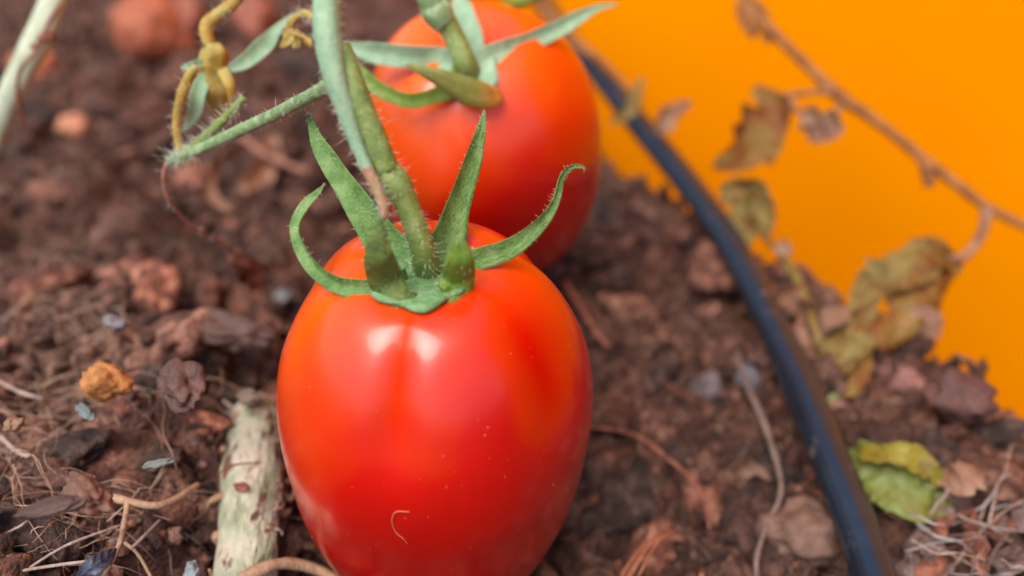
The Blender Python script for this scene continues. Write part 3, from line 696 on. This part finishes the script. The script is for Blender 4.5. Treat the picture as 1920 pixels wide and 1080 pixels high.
for q in range(22):
    x0 = random.uniform(440, 520); L = random.uniform(14, 38); a_ = random.uniform(-2.6, -.5)
    rootlet([(x0, 790+random.uniform(-6, 12), .7, random.uniform(4, 9)), (x0+L*.5*math.cos(a_), 786+L*.5*math.sin(a_), .75, 5), (x0+L*math.cos(a_)+random.uniform(-5, 5), 786+L*math.sin(a_), .6, 2)], 'frayed_strand', (M_root, M_rootw)[q % 2])
# ragged torn bark along its right flank
for q in range(46):
    yy = 775+q*5.0+random.uniform(-6, 6); xx = 508+random.uniform(-20, 12); L = random.uniform(10, 26); a_ = random.uniform(-.9, .6); c_ = random.uniform(-1.2, 1.2); w = random.uniform(2.5, 7)
    (v, f), _ = gtube([(xx-10, yy, 1.0, w), (xx, yy, 1.28, w), (xx+L*.5*math.cos(a_), yy+L*.5*math.sin(a_), 1.25, w*.8), (xx+L*math.cos(a_+c_), yy+L*math.sin(a_+c_), 1.2, 2)], 9, 6, lump=.5, lscale=6)
    part('bark_shred', v, f, (M_root, M_rootw, M_husk)[q % 3], stub)
(v, f), _ = gtube([(410, 905, 1.0, 4), (414, 885, 1.25, 4), (440, 872, 1.42, 4), (475, 868, 1.45, 3), (500, 866, 1.35, 3)], 20, 5); part('thread', v, f, M_husk, stub)
V_, F_ = lump(3, .6, 7.7, (1, .8, .35)); part('scar', V_*.10+np.array(G(452, 912, 1.38)), F_, M_husk, stub)
(v, f), _ = gtube([(430, 1098, 1.0, 22), (478, 1072, 1.35, 24), (530, 1056, 1.35, 26), (580, 1064, 1.2, 22), (625, 1082, 1.0, 16), (660, 1110, .7, 10)], 34, 12, lump=.35, lscale=3)
tag(part('root', v, f, M_root), 'tan root curving over the bottom end of the green stem stub', 'root')

# ------------------------------------------------------------------ hose
hp = [(985, -60, 31.0, 37), (1050, 55, 28.5, 41), (1120, 135, 26.5, 44), (1200, 235, 24.0, 48), (1290, 345, 21.8, 54), (1370, 460, 19.8, 60), (1440, 590, 18.0, 66), (1500, 720, 16.4, 72), (1565, 880, 14.9, 79), (1625, 1040, 13.7, 86), (1670, 1180, 12.8, 92)]
(v, f), S = ptube(hp, 110, 28)
hose = thing('irrigation_hose', A(1625, 1040, 13.7), 'thin black irrigation hose running diagonally across the soil', 'hose')
# keep the true round section: radius constant
v, f = tube(S[:, :3], np.full(110, .33), 28); part('tube', v, f, M_hose, hose)
pr = []
T_, N_, B_ = frames(S[:, :3])
(v, f) = tube(S[:, :3]+N_*.0+B_*0+np.array([-.25, 0, .235]), np.full(110, .012), 6); part('mould_line', v, f, M_hose, hose)

# dried stem lying along the upper hose and dried leaves caught on it
(v, f), S = ptube([(1000, -40, 27, 22), (1030, 30, 26.6, 20), (1075, 75, 26.2, 18), (1130, 118, 25.6, 16), (1175, 165, 25, 13), (1200, 190, 24.5, 8)], 26, 9, lump=.3, lscale=2)
tag(part('dried_vine', v, f, M_twig), 'brown dried vine running along the top end of the black hose', 'vine')
def leaf_thing(name, pts, m, label, cat='dried leaf', g=None, **k):
    k.setdefault('vein', .03); k.setdefault('nl', 36); k.setdefault('nw', 15)
    k.setdefault('crumple', .2); k.setdefault('cs', 1.1); k.setdefault('serr', .4)
    o = part(name, *(gleaf if g else pleaf)(pts, **k), m); return tag(o, label, cat)
leaf_thing('dried_leaf', [(1228, 240, 23, 10, 0, .2), (1250, 232, 22.8, 50, 10, .6), (1275, 215, 22.8, 40, 30, .6), (1302, 190, 22.8, 5, 0, .2)], M_dryleaf_p, 'small grey-brown folded dried leaf poking up right of the hose')
leaf_thing('dried_leaf', [(1150, 236, 23.2, 8, 0, .2), (1172, 212, 23, 30, 0, .5), (1196, 192, 23, 40, 40, .6), (1204, 150, 23.2, 8, 0, .2)], M_dryleaf_g, 'small yellowish dried leaf draped across the upper hose')

# ------------------------------------------------------------------ dried branch against the wall
br = thing('dried_branch', A(1920, 425, 19.6), 'long thin brown dried branch slanting across the orange wall', 'branch')
(v, f), S = ptube([(a, b, d, w*.8) for a, b, d, w in [(1380, -50, 22.5, 24), (1410, 15, 22.2, 26), (1450, 60, 22.0, 26), (1510, 120, 21.6, 25), (1575, 182, 21.2, 30), (1640, 225, 20.9, 26), (1735, 300, 20.4, 25), (1800, 350, 20.1, 26), (1850, 388, 19.9, 24), (1925, 425, 19.6, 22), (2020, 470, 19.2, 22)]], 70, 12, lump=.18, lscale=1.5)
bs = part('main_twig', v, f, M_twig, br)
def bpart(name, pts, m, parent=br, leaf=True, n=20, **k):
    if leaf: k.setdefault('vein', .035); k.setdefault('nl', 40); k['nw'] = 17; k.setdefault('crumple', .2); k.setdefault('cs', 1.2); v, f = pleaf(pts, **k)
    else: (v, f), _ = ptube(pts, n, 9, lump=.2, lscale=2)
    return part(name, v, f, m, parent)
bpart('bract', [(1388, -20, 22.2, 20, 0, .3), (1396, 20, 22.0, 44, 10, .4), (1404, 50, 22.0, 42, 0, .4), (1410, 72, 22, 8, 0, .2)], M_twig)
bpart('bract', [(1400, 0, 22.2, 20, 0, .3), (1420, 30, 22.0, 40, 30, .5), (1440, 62, 22.0, 34, 40, .4), (1450, 72, 22, 8, 0, .2)], M_twig)
bpart('petiole', [(1565, 172, 21.2, 14), (1530, 172, 21.2, 9), (1490, 178, 21.2, 11), (1455, 182, 21.2, 12)], M_dryleaf_p, leaf=False)
bpart('petiole', [(1580, 190, 21.2, 16), (1572, 206, 21.2, 10), (1560, 214, 21.2, 12)], M_dryleaf_p, leaf=False)
bpart('petiole', [(1478, 180, 21.2, 10), (1488, 198, 21.1, 9), (1505, 212, 21.1, 9)], M_dryleaf_p, leaf=False)
bpart('leaf', [(1408, 172, 21.3, 14, 0, .2), (1440, 190, 21.2, 70, 0, .5), (1440, 225, 21.2, 108, -15, .4), (1405, 258, 21.1, 100, 10, .4), (1370, 290, 21.1, 62, 25, .5), (1335, 312, 21.1, 6, 0, .2)], M_dryleaf, crumple=.28, serr=.45, nl=36, nw=13)
bpart('leaf', [(1500, 212, 21.1, 46, 0, .3), (1536, 214, 21, 72, 0, .5), (1545, 240, 21, 60, 20, .5), (1528, 272, 21, 10, 0, .2)][1:], M_dryleaf_p, crumple=.15)
bpart('leaf', [(1500, 210, 21.1, 10, 0, .3), (1520, 218, 21, 52, 0, .5), (1530, 246, 21, 48, -20, .5), (1516, 268, 21, 8, 0, .2)], M_dryleaf_p, crumple=.15)
bpart('broken_stub', [(1728, 296, 20.4, 20), (1738, 320, 20.4, 22), (1744, 348, 20.4, 22)], M_twig, leaf=False)
bpart('petiole', [(1850, 388, 19.9, 22), (1845, 425, 19.7, 18), (1828, 460, 19.5, 18), (1805, 482, 19.3, 18), (1780, 486, 19.2, 14)], M_dryleaf_p, leaf=False)
bpart('leaf', [(1800, 484, 19.3, 12, 0, .2), (1758, 482, 19.1, 60, -20, .5), (1710, 505, 18.9, 96, -30, .5), (1660, 530, 18.8, 90, -30, .5), (1622, 560, 18.8, 60, -20, .4), (1595, 590, 18.8, 10, 0, .2)], M_dryleaf_g, crumple=.25, serr=.35, nl=40, nw=13)
bpart('leaf', [(1795, 486, 19.2, 12, 0, .2), (1772, 515, 18.9, 80, 30, -.5), (1735, 555, 18.6, 110, 30, -.4), (1690, 590, 18.5, 100, 20, -.4), (1655, 612, 18.5, 12, 0, .2)], M_dryleaf, crumple=.28, serr=.4, nl=40, nw=13)
bpart('leaf', [(1700, 580, 18.5, 30, 0, .2), (1725, 592, 18.4, 60, 20, .5), (1735, 612, 18.4, 46, 30, .5), (1715, 635, 18.4, 8, 0, .2)], M_dryleaf_p, crumple=.25, serr=.4)

# withered weed growing at the brow, right of the hose
wd = thing('withered_weed', G(1545, 740, .2), 'withered weed with shrivelled leaves growing at the soil edge right of the hose', 'weed')
bpart('stem', [(1548, 745, 17.3, 24), (1540, 690, 17.6, 22), (1532, 630, 18.0, 22), (1510, 565, 18.6, 20), (1490, 515, 19.2, 17), (1462, 475, 19.8, 14), (1430, 440, 20.2, 12), (1400, 400, 20.6, 12)], M_dryleaf_g, wd, leaf=False, n=36)
bpart('stem', [(1560, 680, 17.4, 14), (1585, 640, 17.6, 14), (1600, 600, 17.9, 12)], M_dryleaf_g, wd, leaf=False)
W = [([(1352, 384, 20.4, 16, 0, .3), (1380, 362, 20.4, 56, 20, .5), (1405, 362, 20.4, 60, 0, .6), (1420, 400, 20.4, 66, 0, .5), (1428, 440, 20.3, 30, 0, .3), (1435, 460, 20.2, 8, 0, .2)], M_dryleaf_g),
     ([(1395, 350, 20.5, 14, 0, .3), (1392, 395, 20.3, 46, -20, .5), (1396, 440, 20.2, 52, -10, .5), (1402, 470, 20.1, 12, 0, .2)], M_dryleaf_g),
     ([(1450, 462, 19.8, 16, 0, .3), (1468, 468, 19.7, 34, 0, .6), (1486, 476, 19.6, 8, 0, .2)], M_dryleaf_p),
     ([(1505, 540, 18.8, 12, 0, .3), (1480, 560, 18.5, 44, 20, .5), (1465, 588, 18.2, 50, 0, .5), (1455, 570, 18.2, 10, 0, .2)], M_dryleaf_p),
     ([(1520, 590, 18.4, 14, 0, .3), (1495, 578, 18.0, 50, 0, .5), (1462, 570, 17.9, 8, 0, .2)], M_dryleaf_p),
     ([(1535, 650, 17.8, 14, 0, .3), (1575, 655, 17.6, 50, 20, .5), (1612, 668, 17.4, 36, 10, .5), (1625, 690, 17.3, 8, 0, .2)], M_dryleaf_g),
     ([(1555, 640, 18.0, 14, 0, .3), (1580, 615, 17.9, 50, -20, .5), (1610, 590, 18.0, 44, 0, .5), (1630, 570, 18.1, 8, 0, .2)], M_dryleaf_g),
     ([(1540, 620, 17.9, 14, 0, .3), (1560, 600, 17.7, 40, 30, .5), (1585, 585, 17.7, 44, 10, .5), (1600, 575, 17.7, 8, 0, .2)], M_dryleaf_p),
     ([(1620, 650, 17.5, 14, 0, .3), (1610, 690, 17.2, 50, 20, .5), (1585, 720, 17.1, 44, 10, .5), (1570, 735, 17.1, 8, 0, .2)], M_dryleaf),
     ([(1530, 660, 17.5, 14, 0, .3), (1512, 650, 17.3, 40, 20, .5), (1500, 620, 17.4, 34, 10, .5), (1505, 600, 17.5, 8, 0, .2)], M_dryleaf_p),
     ([(1595, 600, 18.0, 14, 0, .3), (1600, 640, 17.8, 54, 30, .5), (1590, 680, 17.5, 50, 0, .5), (1575, 700, 17.4, 8, 0, .2)], M_dryleaf_g),
     ([(1600, 620, 17.9, 16, 0, .3), (1640, 625, 17.8, 60, 20, -.5), (1690, 618, 17.9, 50, 0, -.4), (1740, 600, 18.1, 8, 0, .2)], M_dryleaf),
     ([(1530, 700, 17.5, 16, 0, .3), (1545, 720, 17.2, 36, 20, .5), (1540, 760, 17.0, 8, 0, .2)], M_leaf_y)]
for k, (pts, m) in enumerate(W):
    bpart('leaf', pts, m, wd, crumple=.22, serr=.45, seed=k*2.7)

# yellow-green leaf on the soil
yl = thing('yellowing_leaf', G(1700, 900, .6), 'crumpled yellow-green leaf lying on the soil right of the hose', 'leaf')
part('leaf_blade', *gleaf([(1590, 842, .7, 14, 0, .2), (1620, 862, .9, 66, 10, .5), (1665, 900, 1.0, 100, 0, .4), (1710, 935, .9, 88, -10, .4), (1760, 940, .7, 40, 0, .4), (1790, 925, .6, 6, 0, .2)], crumple=.2, cs=1.4, serr=.18, nl=60, nw=21, wave=.2, vein=.03), M_leaf_y, yl)
part('leaf_blade', *gleaf([(1615, 850, .9, 14, 0, .2), (1665, 862, 1.3, 60, 30, .5), (1715, 870, 1.3, 74, 30, .5), (1745, 892, 1.0, 60, 10, .4), (1760, 915, .8, 10, 0, .2)], crumple=.2, cs=1.4, serr=.2, nl=54, nw=19, seed=4, vein=.03), M_leaf_o, yl)
leaf_thing('dried_leaf', [(1740, 890, .9, 10, 0, .2), (1770, 895, 1.0, 40, 0, .3), (1800, 900, 1.2, 70, 10, .3), (1818, 888, 1.3, 60, 0, .3), (1830, 875, 1.3, 10, 0, .2)], M_dryleaf_p, 'pale cream dried leaf tip beside the yellow-green leaf', g=True, crumple=.1)
leaf_thing('dried_leaf', [(1820, 930, .4, 16, 0, .2), (1850, 925, .6, 60, 10, .4), (1880, 930, .6, 60, 0, .4), (1895, 960, .4, 10, 0, .2)], M_husk, 'brown dried leaf on the soil right of the cream leaf tip', g=True)

# ------------------------------------------------------------------ loose roots, twigs, husks
def gthing(name, pts, m, label, cat, n=34, sides=9, lump_=.35, **k):
    (v, f), _ = gtube(pts, n, sides, lump=lump_, lscale=3, **k); return tag(part(name, v, f, m), label, cat)
gthing('root', [(1425, 1120, .5, 11), (1418, 1055, .6, 10), (1436, 990, .7, 10), (1462, 935, .75, 10), (1462, 890, .7, 10), (1445, 830, .6, 12), (1425, 775, .6, 14), (1400, 720, .6, 8), (1385, 670, .5, 7), (1390, 630, .4, 5)], mat('root_dusty', [srgb(92, 70, 62), srgb(134, 112, 102)], 6, .8, .7, 20), 'long thin wavy root lying between the front tomato and the hose', 'root', n=60)
for k, (dx, l) in enumerate(((0, 'thickest orange-brown fibrous root at the bottom right of the front tomato'), (16, 'thin orange-brown root just right of the thickest one'), (-14, 'thin orange-brown root just left of the thickest one'))):
    gthing('fibrous_root', [(1170+dx, 1100, .7, 14-abs(dx)*.4), (1195+dx, 1055, .85, 14-abs(dx)*.4), (1225+dx*.6, 1015, .9, 11-abs(dx)*.3), (1262+dx*.4, 995, .75, 5)], mat('root_orange', [srgb(96, 50, 32), srgb(158, 98, 68)], 6, .7, .7, 18), l, 'root', lump_=.5)
gthing('root', [(1060, 530, .9, 10), (1085, 570, .9, 12), (1110, 610, .8, 11), (1140, 650, .6, 9)], M_husk, 'short reddish root beside the upper right of the front tomato', 'root')
gthing('root', [(1100, 800, .5, 6), (1180, 812, .6, 6), (1240, 850, .6, 7), (1310, 915, .5, 7), (1330, 990, .4, 5)], M_husk, 'dark reddish root arching over the soil right of the front tomato', 'root')
tw = thing('dry_twig', G(240, 940, .6), 'forked tan twig lying on the soil left of the stem stub', 'twig')
for pts in ([(205, 930, .5, 10), (240, 940, .7, 17), (290, 948, .8, 15), (330, 935, .8, 13), (372, 908, .7, 9)], [(240, 940, .7, 14), (232, 985, .7, 12), (222, 1025, .6, 10), (190, 1090, .4, 8)], [(222, 1010, .6, 9), (255, 1035, .6, 7), (285, 1085, .5, 6)]):
    (v, f), _ = gtube([(a, b, h+.25, w) for a, b, h, w in pts], 28, 9, lump=.35, lscale=3); part('stick', v, f, M_root, tw)
straws = [([(0, 1078, .6, 6), (90, 1062, .8, 7), (200, 1048, .9, 6)], 'long pale straw along the bottom left edge'), ([(30, 1082, .6, 6), (120, 1025, .9, 6), (225, 985, .9, 5)], 'pale straw slanting up to the forked twig'),
          ([(0, 818, .6, 10), (30, 845, .7, 9), (60, 858, .7, 8), (98, 865, .6, 6)], 'pale kinked straw at the left edge below the ochre pebble'), ([(0, 716, .5, 8), (40, 736, .6, 8), (80, 748, .5, 6)], 'grey straw at the left edge beside the ochre pebble'),
          ([(245, 1030, .8, 7), (270, 1005, .9, 7), (300, 975, .8, 5)], 'short straw right of the forked twig'), ([(0, 1005, .6, 5), (40, 985, .8, 5), (70, 960, .7, 4)], 'thin straw over the reddish clod in the lower left')]
for pts, l in straws: gthing('straw', [(a, b, h+.2, w) for a, b, h, w in pts], M_rootw, l, 'straw', lump_=.2, sides=6, n=22)
hk = thing('curled_husk', G(440, 340, .3), 'curled pale husk forming an open ring on the soil', 'husk')
part('husk_ring', *gleaf([(478, 268, .3, 10, 0, .3), (440, 278, .5, 20, 40, .5), (405, 300, .6, 26, 50, .5), (392, 335, .6, 26, 40, .5), (400, 372, .5, 24, 30, .5), (430, 388, .4, 14, 0, .4), (455, 385, .3, 6, 0, .3)], crumple=.08, nl=36), M_dryleaf_p, hk)
part('husk_flap', *gleaf([(505, 262, .4, 30, 0, .4), (500, 300, .5, 54, 10, .5), (480, 335, .6, 56, 0, .5), (455, 362, .5, 20, 0, .3)], crumple=.2, nl=26, seed=3), M_dryleaf_p, hk)
gthing('dry_twig', [(455, 258, 1.2, 14), (490, 285, 1.0, 13), (530, 305, .9, 13), (575, 322, .8, 10)], M_thread, 'short brown twig lying behind the curled husk', 'twig')
leaf_thing('seed_husk', [(150, 1082, .8, 14, 0, .2), (172, 1064, 1.1, 36, 10, .1), (195, 1048, 1.1, 32, 10, .1), (218, 1030, 1.0, 4, 0, 0)], mat('slate_husk', [srgb(44, 48, 62), srgb(74, 78, 94)], 4, .5, .4, 20), 'dark slate-blue seed husk at the bottom left under the twig', 'seed husk', g=True, crumple=.03, serr=.1)

# grey cobwebby fluff at the lower right
fluff = thing('dry_grass_tuft', G(1800, 1040, .5), 'pale grey dry grass tuft in the bottom right corner', 'grass tuft')
for k in range(58):
    x, y = random.uniform(1690, 1915), random.uniform(955, 1095); a = random.uniform(-1.3, .5); L = random.uniform(50, 170)
    wide = k < 24; wd_ = random.uniform(26, 62) if wide else random.uniform(2, 5); h0 = random.uniform(.35, .6) if wide else random.uniform(.5, 1.1)
    if wide: L *= .6
    pts = [(x, y, h0, 4, 0, .2), (x+L*.35*math.cos(a), y+L*.35*math.sin(a)+random.uniform(-8, 8), h0+.2, wd_, random.uniform(-40, 40), .3), (x+L*.7*math.cos(a), y+L*.7*math.sin(a)+random.uniform(-8, 8), h0+.2, wd_*.7, random.uniform(-40, 40), .3), (x+L*math.cos(a), y+L*math.sin(a), h0, 2, 0, .2)]
    part('dry_leaf_scrap' if wide else 'dry_blade', *gleaf(pts, crumple=.26 if wide else .08, cs=1.8, seed=k*1.1, nl=18, nw=8 if wide else 5, serr=.4, thick=.015), (M_scrap, M_husk, M_scrap)[k % 3] if wide else (M_web, M_scrap, M_rootw)[k % 3], fluff)

# pebbles and crumbs that stand out
PB = [((198, 716), .58, srgb(170, 112, 58), 'rough ochre stone on the dark soil at the left', (1.0, .8, .8)),
      ((138, 238), .8, srgb(196, 134, 104), 'pinkish tan pebble near the whitish stalk', (1, .7, .7)),
      ((290, 62), 2.3, srgb(158, 86, 58), 'largest blurred terracotta shard at the top left', (1, .9, .9)),
      ((352, 34), 1.7, srgb(136, 76, 58), 'blurred terracotta shard right behind the largest one', (1, .7, .8)),
      ((480, 34), 1.7, srgb(138, 78, 60), 'blurred terracotta shard behind the spent flower', (1, .7, .7)),
      ((70, 140), 1.5, srgb(176, 98, 64), 'terracotta shard under the dried tendril', (.6, 1, 1)),
      ((215, 605), .33, srgb(112, 106, 108), 'grey pebble above the ochre stone', (1, .7, .6)),
      ((528, 558), .33, srgb(112, 112, 116), 'grey pebble at the shoulder of the front tomato', (1, .8, .6)),
      ((25, 795), .20, srgb(136, 104, 78), 'small tan pebble at the left edge', (1, .9, .9)),
      ((160, 772), .26, srgb(104, 112, 110), 'blue-grey chip under the ochre stone', (1.3, .5, .4)),
      ((360, 1070), .22, srgb(122, 130, 130), 'whitish pebble at the foot of the stem stub', (1, .8, .8)),
      ((298, 868), .22, srgb(112, 112, 108), 'pale chip between the ochre stone and the stem stub', (1.4, .4, .4)),
      ((1322, 728), .62, srgb(92, 80, 80), 'grey pebble right of the front tomato', (1, .8, .8)),
      ((1412, 908), .62, srgb(118, 88, 72), 'large tan-grey pebble beside the long pale root', (1, .9, .9)),
      ((1355, 805), .36, srgb(158, 116, 94), 'tan pebble above the large tan-grey one', (1, .7, .7)),
      ((1405, 712), .5, srgb(92, 84, 88), 'bluish pebble against the left side of the hose', (1, .7, .7)),
      ((1860, 855), .18, srgb(140, 130, 128), 'tiny white pebble on the soil below the orange wall', (1, .9, .9)),
      ((1512, 1000), 1.1, srgb(104, 76, 64), 'dusty brown stone left of the hose at the bottom', (1, .8, .7)),
      ((1690, 715), .7, srgb(136, 92, 84), 'pinkish brown clod on the brow under the dried leaf', (1.2, .8, .7)),
      ((1800, 745), .8, srgb(84, 52, 46), 'dark clod standing highest on the soil edge at the right', (1.2, .8, .7)),
      ((465, 745), .3, srgb(118, 96, 84), 'small dusty lump at the cut top of the stem stub', (1, .8, .6)),
      ((1290, 470), .4, srgb(130, 110, 108), 'grey-brown pebble between the rear tomato and the hose', (1, .8, .8)),
      ((100, 950), .34, srgb(80, 56, 48), 'long brown bark chip above the straws in the lower left', (2.0, .6, .4)),
      ((165, 925), .42, srgb(112, 78, 62), 'rounded reddish clod at the end of the forked twig', (1.3, .8, .7)),
      ((440, 625), .75, srgb(84, 60, 52), 'long dusty brown clod left of the front tomato', (1.5, .7, .6)),
      ((340, 720), .6, srgb(88, 60, 52), 'dark brown clod right of the ochre stone', (1.4, .8, .6))]
for k, ((x, y), s, c, l, st_) in enumerate(PB):
    p = G(x, y, .35); z = float(soil_h(np.array([p.x]), np.array([p.y]))[0]); p = G(x, y, z+s*.25)
    clod = 'clod' in l; chip_ = 'chip' in l; sh = 'shard' in l
    V_, F_ = lump(4, .55 if clod else (.3 if sh else .38), k*3.3+2, st_, ang=(.95 if sh else 0))
    R_ = rotm(random.uniform(-.3, .3), random.uniform(-.3, .3), random.uniform(-.9, .5) if max(st_) > 1.1 else random.uniform(0, 6))
    nm = 'soil_clod' if clod else 'bark_chip' if 'bark' in l else 'terracotta_shard' if sh else 'stone' if 'stone' in l else 'pebble'
    o = part(nm, (V_*s*.62) @ R_.T+np.array([p.x, p.y, p.z]), F_, pebble_mat('mineral', c))
    tag(o, l, 'shard' if sh else 'clod' if clod else 'chip' if chip_ else 'stone' if 'stone' in l else 'pebble' if nm == 'pebble' else 'lump')
